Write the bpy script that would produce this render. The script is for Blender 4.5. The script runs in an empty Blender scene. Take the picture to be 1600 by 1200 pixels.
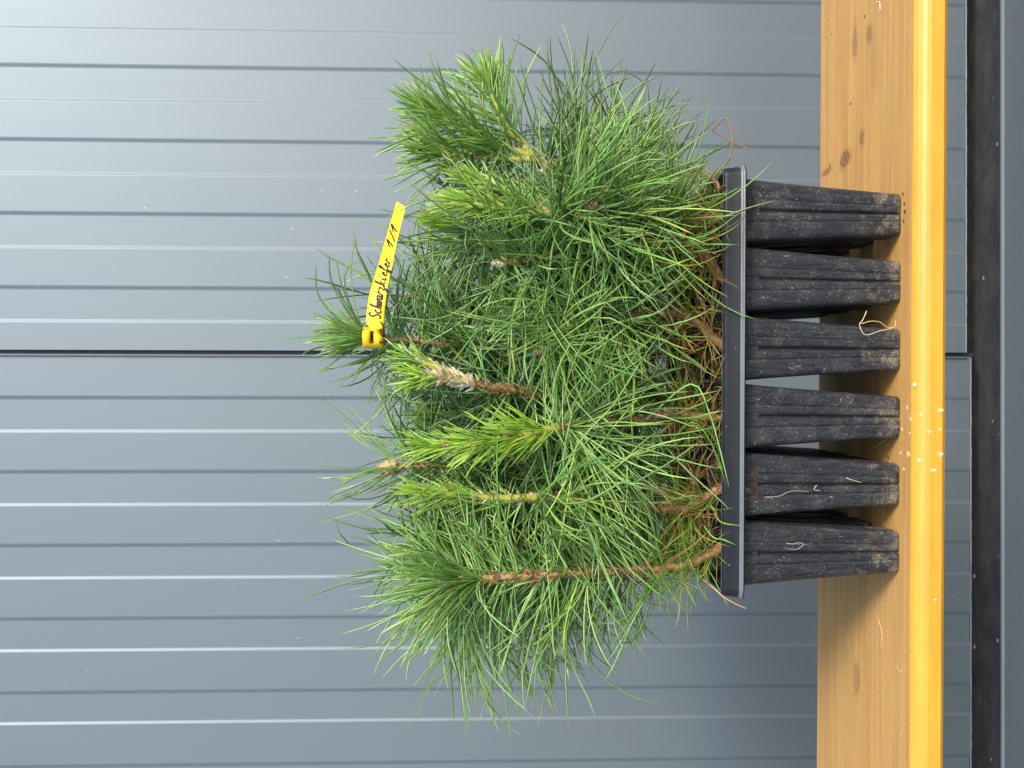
import bpy, math, random
import numpy as np
from mathutils import Vector, Matrix
random.seed(7); rng = np.random.default_rng(11)
S = bpy.context.scene
R = math.radians
# ---------------------------------------------------------------- camera, light, exposure
F, TH, ROLL = 1534.0, R(2.03), R(0.33)
CAM = np.array([0.0, -0.761, 0.3377])
v_ = np.array([0, math.cos(TH), -math.sin(TH)])
r_ = np.array([0, -math.sin(TH), -math.cos(TH)]); u_ = np.array([1.0, 0, 0])
RT = r_*math.cos(ROLL)+u_*math.sin(ROLL); UP = -r_*math.sin(ROLL)+u_*math.cos(ROLL)
cd = bpy.data.cameras.new('camera'); cam = bpy.data.objects.new('camera', cd); S.collection.objects.link(cam)
cd.sensor_width = 36; cd.lens = F/1600*36; cd.clip_start = 0.02; cd.clip_end = 500
cam.matrix_world = Matrix(((RT[0], UP[0], -v_[0], CAM[0]), (RT[1], UP[1], -v_[1], CAM[1]), (RT[2], UP[2], -v_[2], CAM[2]), (0, 0, 0, 1)))
S.camera = cam
SUN = Vector((0.50, -0.72, 0.60)).normalized()
W = bpy.data.worlds.new("World"); S.world = W; W.use_nodes = True
wn = W.node_tree.nodes; bg = wn['Background']
sky = wn.new('ShaderNodeTexSky'); sky.sky_type = 'NISHITA'; sky.sun_disc = False
sky.sun_elevation = math.asin(SUN.z); sky.sun_rotation = math.atan2(SUN.x, SUN.y)
sky.dust_density = 1.5; sky.air_density = 1.0; sky.ozone_density = 1.0
W.node_tree.links.new(sky.outputs[0], bg.inputs[0]); bg.inputs[1].default_value = 0.15
sl = bpy.data.lights.new('sun', 'SUN'); sl.energy = 1.5; sl.angle = R(14); sl.color = (1, .975, .94)
so = bpy.data.objects.new('sun', sl); S.collection.objects.link(so); so.rotation_euler = SUN.to_track_quat('Z', 'Y').to_euler()
S.view_settings.view_transform = 'Standard'; S.view_settings.look = 'None'
S.view_settings.gamma = 1; S.view_settings.use_curve_mapping = False
S.view_settings.exposure = 1.15
S.render.engine = 'CYCLES'

# ---------------------------------------------------------------- helpers
def P(px, py, y):
    """point at world depth y seen at the photograph's pixel"""
    d = v_*F + RT*(px-800) + UP*(600-py)
    return CAM + d*((y-CAM[1])/d[1])
def PZ(px, py, z):
    d = v_*F + RT*(px-800) + UP*(600-py)
    return CAM + d*((z-CAM[2])/d[2])
def tag(o, label=None, cat=None, group=None, kind=None):
    if label: o['label'] = label
    if cat: o['category'] = cat
    if group: o['group'] = group
    if kind: o['kind'] = kind
    return o
def empty(name, loc, **k):
    o = bpy.data.objects.new(name, None); S.collection.objects.link(o); o.location = loc; o.empty_display_size = .02
    return tag(o, **k)
def mobj(name, verts, faces, mats, parent=None, smooth=True, org=(0, 0, 0), mi=None, col=None):
    me = bpy.data.meshes.new(name)
    v = np.asarray(verts, dtype=float) - np.asarray(org, dtype=float)
    if isinstance(faces, np.ndarray):
        k = faces.shape[1]; me.vertices.add(len(v)); me.vertices.foreach_set('co', v.astype(np.float32).ravel())
        me.loops.add(faces.size); me.loops.foreach_set('vertex_index', faces.astype(np.int32).ravel())
        me.polygons.add(len(faces)); me.polygons.foreach_set('loop_start', np.arange(0, faces.size, k, dtype=np.int32))
        me.update(calc_edges=True)
    else:
        me.from_pydata([tuple(x) for x in v], [], faces); me.update()
    if not isinstance(mats, (list, tuple)): mats = [mats]
    for m in mats: me.materials.append(m)
    if smooth: me.polygons.foreach_set('use_smooth', [True]*len(me.polygons))
    if mi is not None: me.polygons.foreach_set('material_index', mi)
    if col is not None:
        a = me.color_attributes.new('tint', 'FLOAT_COLOR', 'POINT')
        a.data.foreach_set('color', np.concatenate([col, np.ones((len(col), 1))], 1).astype(np.float32).ravel())
    me.validate()
    o = bpy.data.objects.new(name, me); S.collection.objects.link(o)
    if parent is not None: o.parent = parent
    return o
class MB:
    def __init__(s): s.v = []; s.f = []; s.c = []
    def add(s, v, f, c=None):
        b = len(s.v); s.v += [tuple(x) for x in v]; s.f += [tuple(i+b for i in q) for q in f]
        if c is not None: s.c += [tuple(c)]*len(v)
    def box(s, a, b, c=None):
        (x0, y0, z0), (x1, y1, z1) = a, b
        s.add([(x0,y0,z0),(x1,y0,z0),(x1,y1,z0),(x0,y1,z0),(x0,y0,z1),(x1,y0,z1),(x1,y1,z1),(x0,y1,z1)],
              [(0,3,2,1),(4,5,6,7),(0,1,5,4),(1,2,6,5),(2,3,7,6),(3,0,4,7)], c)
    def build(s, name, m, parent=None, smooth=True, org=(0,0,0)):
        return mobj(name, s.v, s.f, m, parent, smooth, org, col=np.array(s.c) if s.c else None)
def smooth_path(pts, n):
    pts = np.array(pts, float); m = len(pts)
    if m == 2: t = np.linspace(0, 1, n)[:, None]; return pts[0]*(1-t)+pts[1]*t
    e = np.vstack([2*pts[0]-pts[1], pts, 2*pts[-1]-pts[-2]])
    d = np.r_[0, np.cumsum(np.linalg.norm(np.diff(pts, axis=0), axis=1))]; d /= d[-1]
    out = []
    for t in np.linspace(0, 1, n):
        i = min(max(np.searchsorted(d, t, 'right')-1, 0), m-2); s = (t-d[i])/(d[i+1]-d[i]+1e-9)
        p0, p1, p2, p3 = e[i:i+4]
        out.append(.5*((2*p1)+(-p0+p2)*s+(2*p0-5*p1+4*p2-p3)*s*s+(-p0+3*p1-3*p2+p3)*s**3))
    return np.array(out)
def frames(pts):
    T = np.gradient(pts, axis=0); T /= np.linalg.norm(T, axis=1)[:, None]+1e-12
    a = np.cross(T[0], [0.3, 1, .1]); a /= np.linalg.norm(a); A = []; B = []
    for t in T:
        a = a-t*np.dot(a, t); a /= np.linalg.norm(a)+1e-12; A.append(a); B.append(np.cross(t, a))
    return T, np.array(A), np.array(B)
def tube(mb, pts, rad, sides=8, rough=0.0, c=None, flat=1.0):
    pts = np.array(pts, float); n = len(pts); rad = np.broadcast_to(rad, n); T, A, B = frames(pts)
    v = []
    for i in range(n):
        for k in range(sides):
            a = 2*math.pi*k/sides; rr = rad[i]*(1+rough*random.uniform(-1, 1))
            v.append(pts[i]+A[i]*math.cos(a)*rr+B[i]*math.sin(a)*rr*flat)
    f = [(i*sides+k, i*sides+(k+1) % sides, (i+1)*sides+(k+1) % sides, (i+1)*sides+k) for i in range(n-1) for k in range(sides)]
    f.append(tuple(range(sides))[::-1]); f.append(tuple((n-1)*sides+k for k in range(sides)))
    mb.add(v, f, c)

# ---------------------------------------------------------------- materials
def mat(name):
    m = bpy.data.materials.new(name); m.use_nodes = True; nt = m.node_tree
    return m, nt, nt.nodes['Principled BSDF']
def N(nt, t, **k):
    n = nt.nodes.new(t)
    for a, b in k.items():
        if a.startswith('i_'): n.inputs[a[2:].replace('_', ' ')].default_value = b
        else: setattr(n, a, b)
    return n
def L(nt, a, b): nt.links.new(a, b)
def ramp(nt, src, stops):
    n = nt.nodes.new('ShaderNodeValToRGB'); e = n.color_ramp.elements
    while len(e) < len(stops): e.new(.5)
    for i, (p, c) in enumerate(stops):
        e[i].position = p; e[i].color = tuple(c)+(1,) if len(c) == 3 else c
    L(nt, src, n.inputs[0]); return n.outputs[0]
def math_(nt, op, a, b=None, c=None, clamp=False):
    n = nt.nodes.new('ShaderNodeMath'); n.operation = op; n.use_clamp = clamp
    for i, x in enumerate((a, b, c)):
        if x is None: continue
        if isinstance(x, (int, float)): n.inputs[i].default_value = x
        else: L(nt, x, n.inputs[i])
    return n.outputs[0]
def mix(nt, fac, a, b, blend='MIX'):
    n = nt.nodes.new('ShaderNodeMix'); n.data_type = 'RGBA'; n.blend_type = blend
    for i, x in ((0, fac), (6, a), (7, b)):
        if isinstance(x, (int, float)): n.inputs[i].default_value = x
        elif isinstance(x, tuple): n.inputs[i].default_value = x+(1,) if len(x) == 3 else x
        else: L(nt, x, n.inputs[i])
    return n.outputs[2]
def coords(nt, scale=(1, 1, 1), rnd=False, loc=(0, 0, 0)):
    tc = nt.nodes.new('ShaderNodeTexCoord'); mp = nt.nodes.new('ShaderNodeMapping'); mp.inputs['Scale'].default_value = scale
    mp.inputs['Location'].default_value = loc
    src = tc.outputs['Object']
    if rnd:
        oi = nt.nodes.new('ShaderNodeObjectInfo'); sc = nt.nodes.new('ShaderNodeVectorMath'); sc.operation = 'SCALE'; sc.inputs['Scale'].default_value = 7.0
        cb = nt.nodes.new('ShaderNodeCombineXYZ')
        for i in range(3): L(nt, oi.outputs['Random'], cb.inputs[i])
        L(nt, cb.outputs[0], sc.inputs[0]); ad = nt.nodes.new('ShaderNodeVectorMath'); ad.operation = 'ADD'
        L(nt, src, ad.inputs[0]); L(nt, sc.outputs[0], ad.inputs[1]); src = ad.outputs[0]
    L(nt, src, mp.inputs[0]); return mp.outputs[0]
def noise(nt, vec, scale, detail=4, rough=.5, dist=0):
    n = nt.nodes.new('ShaderNodeTexNoise'); L(nt, vec, n.inputs['Vector']); n.inputs['Scale'].default_value = scale
    n.inputs['Detail'].default_value = detail; n.inputs['Roughness'].default_value = rough; n.inputs['Distortion'].default_value = dist
    return n.outputs['Fac']
def voro(nt, vec, scale, feat='F1'):
    n = nt.nodes.new('ShaderNodeTexVoronoi'); L(nt, vec, n.inputs['Vector']); n.inputs['Scale'].default_value = scale; n.feature = feat
    return n
def bump(nt, bs, h, strength, dist):
    b = nt.nodes.new('ShaderNodeBump'); b.inputs['Strength'].default_value = strength; b.inputs['Distance'].default_value = dist
    L(nt, h, b.inputs['Height']); L(nt, b.outputs[0], bs.inputs['Normal'])
def specks(nt, vec, scale, size, keep):
    """round specks: voronoi cells, only a share of them, variable size"""
    v = voro(nt, vec, scale)
    sx = N(nt, 'ShaderNodeSeparateColor'); L(nt, v.outputs['Color'], sx.inputs[0])
    on = math_(nt, 'LESS_THAN', sx.outputs[0], keep)
    r = math_(nt, 'MULTIPLY', sx.outputs[1], size)
    return math_(nt, 'MULTIPLY', on, math_(nt, 'LESS_THAN', v.outputs['Distance'], r))

def m_wall():
    m, nt, b = mat('coated_sheet_metal'); c = coords(nt)
    n1 = noise(nt, c, 3.0, 3); n2 = noise(nt, coords(nt, (1, 1, .12)), 40, 3)
    col = mix(nt, math_(nt, 'MULTIPLY', n1, .6), (.148, .180, .198), (.161, .195, .214))
    sp = specks(nt, coords(nt, (1, 1, .6)), 70, .10, .12)
    dust = math_(nt, 'MULTIPLY', sp, math_(nt, 'GREATER_THAN', noise(nt, c, 2.2, 3), .47))
    sp2 = specks(nt, c, 240, .10, .035)
    col = mix(nt, math_(nt, 'MULTIPLY', math_(nt, 'MAXIMUM', dust, sp2), .45), col, (.42, .44, .45))
    L(nt, col, b.inputs['Base Color'])
    L(nt, math_(nt, 'MULTIPLY_ADD', n2, .05, .50), b.inputs['Roughness']); b.inputs['Metallic'].default_value = .52
    b.inputs['Specular IOR Level'].default_value = .8
    bump(nt, b, noise(nt, c, 900, 2), .12, .0004)
    return m
def m_simple(name, col, rough, spec=.5, bs=0, bscale=100, bd=.001, var=None):
    m, nt, b = mat(name); c = coords(nt)
    if var: L(nt, mix(nt, noise(nt, c, bscale*.5, 5, .6), col, var), b.inputs['Base Color'])
    else: b.inputs['Base Color'].default_value = col+(1,)
    b.inputs['Roughness'].default_value = rough; b.inputs['Specular IOR Level'].default_value = spec
    if bs: bump(nt, b, noise(nt, c, bscale, 5, .6), bs, bd)
    return m
def m_seal():
    m, nt, b = mat('dirty_rubber_seal'); c = coords(nt, (1, 1, 1))
    n = noise(nt, coords(nt, (.35, 1, 1)), 60, 7, .7)
    z = N(nt, 'ShaderNodeSeparateXYZ'); L(nt, N(nt, 'ShaderNodeTexCoord').outputs['Object'], z.inputs[0])
    col = mix(nt, ramp(nt, n, [(.42, (0, 0, 0)), (.75, (1, 1, 1))]), (.014, .015, .015), (.052, .046, .035))
    col = mix(nt, specks(nt, coords(nt, (.5, 1, 1)), 110, .22, .16), col, (.25, .22, .17))
    L(nt, col, b.inputs['Base Color']); b.inputs['Roughness'].default_value = .75
    bump(nt, b, n, .6, .002); return m
def wood_base(nt, c0, c1, c2):
    g = noise(nt, coords(nt, (1.1, 30, 30)), 3.2, 7, .62, .7)
    g2 = noise(nt, coords(nt, (2.0, 170, 170)), 3.0, 4, .6)
    g3 = noise(nt, coords(nt, (1, 2.5, 2.5)), 5, 3, .5)
    col = ramp(nt, g, [(.25, c1), (.5, c0), (.75, c2)])
    col = mix(nt, ramp(nt, g2, [(.35, (.45,)*3), (.7, (0,)*3)]), col, tuple(x*.72 for x in c1))
    col = mix(nt, math_(nt, 'MULTIPLY', g3, .35), col, tuple(x*1.12 for x in c2))
    return col, g, g2
def m_wood_top(knots):
    m, nt, b = mat('weathered_pine_board')
    col, g, g2 = wood_base(nt, (.58, .315, .088), (.38, .180, .048), (.70, .410, .135))
    tc = N(nt, 'ShaderNodeTexCoord'); wob = noise(nt, coords(nt), 45, 3)
    for (x, y, rx, ry, amt, dark) in knots:
        mp = N(nt, 'ShaderNodeMapping'); mp.inputs['Location'].default_value = (-x/rx, -y/ry, 0); mp.inputs['Scale'].default_value = (1/rx, 1/ry, 0)
        L(nt, tc.outputs['Object'], mp.inputs[0]); ln = N(nt, 'ShaderNodeVectorMath', operation='LENGTH'); L(nt, mp.outputs[0], ln.inputs[0])
        d = math_(nt, 'ADD', ln.outputs['Value'], math_(nt, 'MULTIPLY', math_(nt, 'SUBTRACT', wob, .5), 1.1))
        ring = ramp(nt, d, [(0, (amt,)*3), (.35, (amt*.6,)*3), (.5, (amt*.95,)*3), (.62, (amt*.35,)*3), (1, (0,)*3)])
        col = mix(nt, ring, col, dark)
    pit = math_(nt, 'MULTIPLY', specks(nt, coords(nt, (.55, 1, 1)), 90, .13, .09), 1)
    col = mix(nt, math_(nt, 'MULTIPLY', pit, .85), col, (.05, .028, .012))
    lt = specks(nt, coords(nt, (.5, 1, 1), loc=(3, 1, 0)), 130, .16, .06)
    col = mix(nt, math_(nt, 'MULTIPLY', lt, .6), col, (.75, .55, .28))
    fine = ramp(nt, noise(nt, coords(nt, (.6, 1, 1)), 420, 3, .7), [(.35, (.25,)*3), (.6, (0,)*3)])
    col = mix(nt, fine, col, (.26, .13, .045))
    L(nt, col, b.inputs['Base Color']); b.inputs['Roughness'].default_value = .62; b.inputs['Specular IOR Level'].default_value = .35
    h = math_(nt, 'ADD', g, math_(nt, 'MULTIPLY', g2, .6)); bump(nt, b, h, .25, .0008); return m
def m_wood_front():
    m, nt, b = mat('glossy_varnished_pine')
    col, g, g2 = wood_base(nt, (.68, .325, .020), (.56, .235, .012), (.76, .41, .045))
    dk = specks(nt, coords(nt, (.5, 1, 1)), 120, .14, .07); col = mix(nt, math_(nt, 'MULTIPLY', dk, .5), col, (.16, .07, .01))
    sm = ramp(nt, noise(nt, coords(nt, (.3, 1, 1)), 30, 8, .72), [(.44, (0,)*3), (.66, (.8,)*3)]); col = mix(nt, sm, col, (.60, .26, .02))
    L(nt, col, b.inputs['Base Color']); L(nt, math_(nt, 'MULTIPLY_ADD', noise(nt, coords(nt, (.4, 1, 1)), 60, 4), .3, .34), b.inputs['Roughness']); b.inputs['Coat Weight'].default_value = .35; b.inputs['Coat Roughness'].default_value = .45
    bump(nt, b, g2, .12, .0006); return m
def m_pot():
    m, nt, b = mat('black_tray_plastic'); c = coords(nt, rnd=True)
    st = noise(nt, coords(nt, (1, 1, .10), True), 420, 4, .6)
    big = noise(nt, c, 55, 5, .65)
    col = mix(nt, ramp(nt, st, [(.35, (0,)*3), (.75, (1,)*3)]), (.011, .013, .017), (.034, .038, .046))
    dust = ramp(nt, big, [(.5, (0,)*3), (.8, (.5,)*3)])
    col = mix(nt, dust, col, (.09, .083, .07))
    # small pale specks and scratches
    s1 = ramp(nt, noise(nt, c, 900, 2, .6), [(.64, (0,)*3), (.68, (1,)*3)]); s2 = ramp(nt, noise(nt, coords(nt, (1, 1, .5), True), 640, 2, .5, 1.2), [(.67, (0,)*3), (.72, (1,)*3)])
    s3 = specks(nt, coords(nt, (.35, .35, 1), True), 340, .14, .08)
    sp = math_(nt, 'MULTIPLY', math_(nt, 'MAXIMUM', math_(nt, 'MAXIMUM', s1, s2), s3), ramp(nt, noise(nt, c, 55, 4, .6), [(.38, (.22,)*3), (.66, (.85,)*3)]))
    col = mix(nt, sp, col, (.38, .33, .26))
    # crusted mud near the foot
    sz = N(nt, 'ShaderNodeSeparateXYZ'); L(nt, N(nt, 'ShaderNodeTexCoord').outputs['Object'], sz.inputs[0])
    foot = math_(nt, 'SUBTRACT', 1.0, math_(nt, 'MULTIPLY', sz.outputs['Z'], 1/.042), clamp=True)
    n3 = noise(nt, c, 75, 6, .7)
    mud = math_(nt, 'MULTIPLY', ramp(nt, math_(nt, 'ADD', n3, math_(nt, 'MULTIPLY', foot, .20)), [(.60, (0,)*3), (.80, (.9,)*3)]), math_(nt, 'GREATER_THAN', foot, .01))
    col = mix(nt, math_(nt, 'MULTIPLY', mud, .75), col, mix(nt, ramp(nt, noise(nt, c, 620, 4, .7), [(.42, (0,)*3), (.62, (1,)*3)]), (.045, .038, .03), (.40, .33, .22)))
    L(nt, col, b.inputs['Base Color'])
    L(nt, math_(nt, 'MULTIPLY_ADD', math_(nt, 'MAXIMUM', dust, mud), .4, .40), b.inputs['Roughness'])
    b.inputs['Specular IOR Level'].default_value = .45
    bump(nt, b, math_(nt, 'ADD', st, math_(nt, 'MULTIPLY', n3, .6)), .10, .0004); return m
def m_rim():
    m, nt, b = mat('smooth_black_rim_plastic'); c = coords(nt)
    st = noise(nt, coords(nt, (.15, 1, 1)), 200, 4, .6)
    col = mix(nt, st, (.008, .010, .014), (.016, .019, .025))
    sp = math_(nt, 'MAXIMUM', specks(nt, c, 260, .17, .07), specks(nt, coords(nt, (1, .3, .3)), 330, .17, .05))
    col = mix(nt, math_(nt, 'MULTIPLY', sp, .8), col, (.42, .38, .32)); L(nt, col, b.inputs['Base Color'])
    b.inputs['Roughness'].default_value = .30; b.inputs['Specular IOR Level'].default_value = .26; bump(nt, b, noise(nt, c, 90, 3), .12, .001); return m
def m_tint(name, rough, transl=.0, spec=.5, var=.15, vs=200):
    m, nt, b = mat(name); a = N(nt, 'ShaderNodeAttribute', attribute_name='tint')
    n = noise(nt, coords(nt), vs, 4, .6)
    hs = N(nt, 'ShaderNodeHueSaturation'); L(nt, a.outputs['Color'], hs.inputs['Color']); L(nt, math_(nt, 'MULTIPLY_ADD', n, var*2, 1-var), hs.inputs['Value'])
    L(nt, hs.outputs[0], b.inputs['Base Color']); b.inputs['Roughness'].default_value = rough; b.inputs['Specular IOR Level'].default_value = spec
    if transl:
        t = N(nt, 'ShaderNodeBsdfTranslucent'); L(nt, hs.outputs[0], t.inputs[0]); mx = N(nt, 'ShaderNodeMixShader'); mx.inputs[0].default_value = transl
        L(nt, b.outputs[0], mx.inputs[1]); L(nt, t.outputs[0], mx.inputs[2]); L(nt, mx.outputs[0], nt.nodes['Material Output'].inputs[0])
    return m
def m_bark(name, a, c, d, sc=260):
    m, nt, b = mat(name); n = noise(nt, coords(nt), sc, 6, .7); n2 = noise(nt, coords(nt, loc=(1, 2, 3)), sc*.4, 3)
    col = ramp(nt, n, [(.3, a), (.5, c), (.72, d)])
    L(nt, col, b.inputs['Base Color']); b.inputs['Roughness'].default_value = .75; bump(nt, b, n, .8, .0015); return m
def m_soil():
    m, nt, b = mat('dark_potting_soil'); c = coords(nt, rnd=True); n = noise(nt, c, 160, 8, .75)
    col = ramp(nt, n, [(.3, (.012, .007, .004)), (.5, (.05, .028, .015)), (.66, (.13, .07, .035)), (.8, (.2, .13, .07))])
    col = mix(nt, ramp(nt, noise(nt, c, 35, 3), [(.55, (0,)*3), (.68, (.7,)*3)]), col, (.05, .09, .018))
    L(nt, col, b.inputs['Base Color']); b.inputs['Roughness'].default_value = .9; bump(nt, b, n, 1, .004); return m
def m_ground():
    m, nt, b = mat('grey_paving'); c = coords(nt); n = noise(nt, c, 4, 8, .6)
    L(nt, ramp(nt, n, [(.3, (.045, .045, .044)), (.7, (.085, .083, .08))]), b.inputs['Base Color']); b.inputs['Roughness'].default_value = .9
    bump(nt, b, noise(nt, c, 60, 5), .4, .005); return m

WALL = m_wall(); SEAL = m_seal(); POT = m_pot(); RIM = m_rim(); SOIL = m_soil(); GROUND = m_ground()
NEEDLE = m_tint('pine_needle', .30, .25, .9, .10, 120)
BARK = m_bark('brown_bark', (.10, .050, .018), (.34, .195, .07), (.56, .36, .15))
GREENSTEM = m_bark('young_green_stem', (.26, .26, .03), (.40, .42, .05), (.48, .32, .12), 190)
SCALE = m_tint('papery_scale', .6, .15, .3, .2)
ROOT = m_tint('dry_root', .65, 0, .3, .25, 400)
TAGM = m_simple('yellow_tag_plastic', (.90, .62, .004), .45, .4)
LOOPM = m_simple('orange_yellow_tag_plastic', (.90, .54, .006), .45, .4)
INK = m_simple('black_marker_ink', (.015, .01, .012), .5)
WHITEM = m_simple('white_dried_splash', (.60, .40, .15), .5, .4, .2, 700, .0005, (.82, .66, .38))
EDGE = m_simple('bare_and_lit_edge', (.30, .33, .34), .45, .5)

# ---------------------------------------------------------------- ground
g = MB(); g.add([(-40, -40, -.72), (40, -40, -.72), (40, 40, -.72), (-40, 40, -.72)], [(0, 1, 2, 3)])
tag(g.build('ground', GROUND, smooth=False), kind='structure')

# ---------------------------------------------------------------- the metal wall
WY = .689; KX = 1.42/F            # metres per photo pixel where the wall leaves the picture at its upper edge
wall = empty('sheet_metal_wall', (0, WY, -.4), label='grey blue ribbed sheet metal wall standing behind the plants and the board', cat='wall')
wall.rotation_euler = (0, R(-.22), R(.25))
def X(py): return (600-py)*KX + .0007
def panel(rise, fall, x_hi, x_lo, zb):
    """profile along -x: rise = where the sheet steps forward, fall = where it steps back"""
    t = .0017; ev = sorted([(p, 1) for p in rise]+[(p, 0) for p in fall])
    prof = []; cur = 0 if ev[0][1] == 1 else 1
    prof.append((x_hi, -t*cur))
    def step(x, a, b):
        w = .0040 if b else .0054
        prof.extend([(x+w*.62, -t*a), (x+w*.36, -t*(a+(b-a)*.12)), (x-w*.36, -t*(a+(b-a)*.88)), (x-w*.62, -t*b)])
    for p, k in ev:
        step(X(p), cur, k); cur = k
    prof.append((x_lo, -t*cur))
    n = len(prof); zt = 2.2
    v = [(x, y, zb+.4) for x, y in prof]+[(x, y, zt) for x, y in prof]+[(x, .04, zb+.4) for x, y in prof]+[(x, .04, zt) for x, y in prof]
    f = []
    for i in range(n-1):
        f += [(i, n+i, n+i+1, i+1), (2*n+i, i, i+1, 2*n+i+1)]
    f += [(0, 2*n, 3*n, n), (n-1, 2*n-1, 4*n-1, 3*n-1)]
    return mobj('wall_panel', v, f, WALL, wall, smooth=False)
per = 116.7
riseR = [38+per*k for k in range(-9, 4)] + [500]
riseR = [38.5-per*k for k in range(1, 12)]+[38.5, 152.5, 268.5, 384, 500]
fallR = [98.5-per*k for k in range(1, 12)]+[98.5, 215, 331, 447.5]
panel(riseR, fallR, X(38.5-per*12), X(545.5), -.3945)
riseL = [673, 788.5, 903.5, 1017, 1131]+[1131+115.5*k for k in range(1, 12)]
fallL = [620.5, 737, 852.5, 967.5, 1083]+[1083+115.5*k for k in range(1, 12)]
panel(riseL, fallL, X(552.5), X(1131+115.5*12), -.4015)
mb = MB(); mb.box((X(552.5), .006, -.01), (X(545.5), .03, 2.2)); mb.build('joint_seal', m_simple('dark_joint', (.02, .025, .03), .6), wall, False)
# thin raised lip along the joint, and bare cut edges at the foot of the panels
mb = MB(); mb.box((X(554.2), -.0065, .0035), (X(552.7), .002, 2.2)); mb.build('joint_lip', WALL, wall, False)
for x0, x1, zb in ((X(545.5), 1.5, -.3945), (-1.5, X(554), -.4015)):
    mb = MB(); n = 160; xs = np.linspace(x0, x1, n)
    for i in range(n-1):
        a = -.0038-random.uniform(0, .0006); mb.box((xs[i], a, zb+.4-.0007-random.uniform(0, .0005)), (xs[i+1], -.001, zb+.4-.0002))
    mb.build('cut_edge', EDGE, wall, False)
# dirty channel: concave strip set back behind the panels
mb = MB(); n = 14; prof = []
for i in range(n):
    s = i/(n-1); prof.append((.034+.012*math.sin(min(1, s/.7)*math.pi)-.038*max(0, (s-.5)/.5)**1.6, .03-s*.0755))
xs = np.linspace(-1.5, 1.5, 60); v = [(x, y, z) for (y, z) in prof for x in xs]
f = [(j*60+i, j*60+i+1, (j+1)*60+i+1, (j+1)*60+i) for j in range(n-1) for i in range(59)]
mb.add(v, f); mb.build('seal_strip', SEAL, wall)
# plinth flashing; the light its top edge catches is painted as a paler strip
mb = MB(); zt = -.0445; fl = [(-.004, zt-.0006), (-.010, zt), (-.0128, zt-.0012), (-.0136, zt-.004), (-.014, zt-.30)]
v = [(x, y, z) for (y, z) in fl for x in (-1.5, 1.5)]
mb.add(v, [(2*j, 2*j+2, 2*j+3, 2*j+1) for j in range(4)]); mb.build('plinth_flashing', WALL, wall, False)
mb = MB(); mb.box((-1.5, -.0150, zt-.0018), (1.5, -.0100, zt+.0010)); mb.build('flashing_edge', EDGE, wall, False)

# ---------------------------------------------------------------- the board
YB, YF, YC, ZB = .2012, -.0172, -.0092, -.0233
def topxy(px, py): p = PZ(px, py, 0); return p[0], p[1]
kn = []
for px, py, rx, ry, amt, dk in ((1336, 62, .026, .0085, .8, (.23, .12, .05)), (1358, 56, .012, .009, .8, (.24, .12, .045)), (1365, 90, .045, .012, .3, (.27, .15, .07)),
        (1347, 216, .010, .008, .9, (.19, .085, .035)), (1322, 248, .011, .022, .95, (.15, .065, .025)), (1297, 259, .0032, .0036, 1.0, (.02, .012, .008)), (1292, 268, .005, .024, .9, (.18, .08, .03)),
        (1329, 162, .0022, .0028, 1, (.02, .012, .008)), (1351, 26, .0022, .0026, 1, (.02, .012, .008)), (1299, 53, .0016, .0018, 1, (.02, .012, .008)),
        (1338, 1065, .026, .011, .7, (.24, .13, .05)), (1325, 1000, .006, .006, .4, (.6, .42, .2)), (1375, 560, .05, .012, .18, (.28, .15, .06)), (1318, 1100, .06, .012, .25, (.55, .36, .14)),
        (1400, 150, .06, .008, .3, (.55, .36, .15)), (1425-12, 760, .03, .004, .3, (.24, .12, .05))):
    x, y = topxy(px, py); kn.append((x, y, rx, ry, amt, dk))
WTOP = m_wood_top(kn); WFR = m_wood_front()
xs = np.linspace(-1.3, 1.3, 90)
prof = [(YB-.004, ZB, 0), (YB, ZB+.004, 0), (YB, -.003, 0), (YB-.003, 0, 0), (.15, 0, 0), (.08, 0, 0), (.03, 0, 0), (YC+.001, 0, 1), (YC-.0006, -.0006, 1), (YC-.003, -.0022, 1), (YC-.0055, -.0047, 1), (YF+.0008, -.0075, 1), (YF, -.0105, 1), (YF-.0002, ZB+.003, 1), (YF+.002, ZB, 1)]
npf = len(prof); v = []
for x in xs:
    w = .0002*math.sin(x*23)+.00015*math.sin(x*61)
    for (y, z, k) in prof: v.append((x, y+w, z))
f = []; mi = []
for i in range(len(xs)-1):
    for j in range(npf):
        k = (j+1) % npf; f.append((i*npf+j, i*npf+k, (i+1)*npf+k, (i+1)*npf+j)); mi.append(1 if (prof[j][2] and prof[k][2]) or j == npf-1 else 0)
f += [tuple(range(npf))[::-1], tuple((len(xs)-1)*npf+j for j in range(npf))]; mi += [0, 0]
board = empty('wooden_board', (0, 0, 0), label='long varnished pine board with amber front edge that the plant tray stands on', cat='board')
bo = mobj('plank', v, f, [WTOP, WFR], board, smooth=False, mi=mi)
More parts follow.
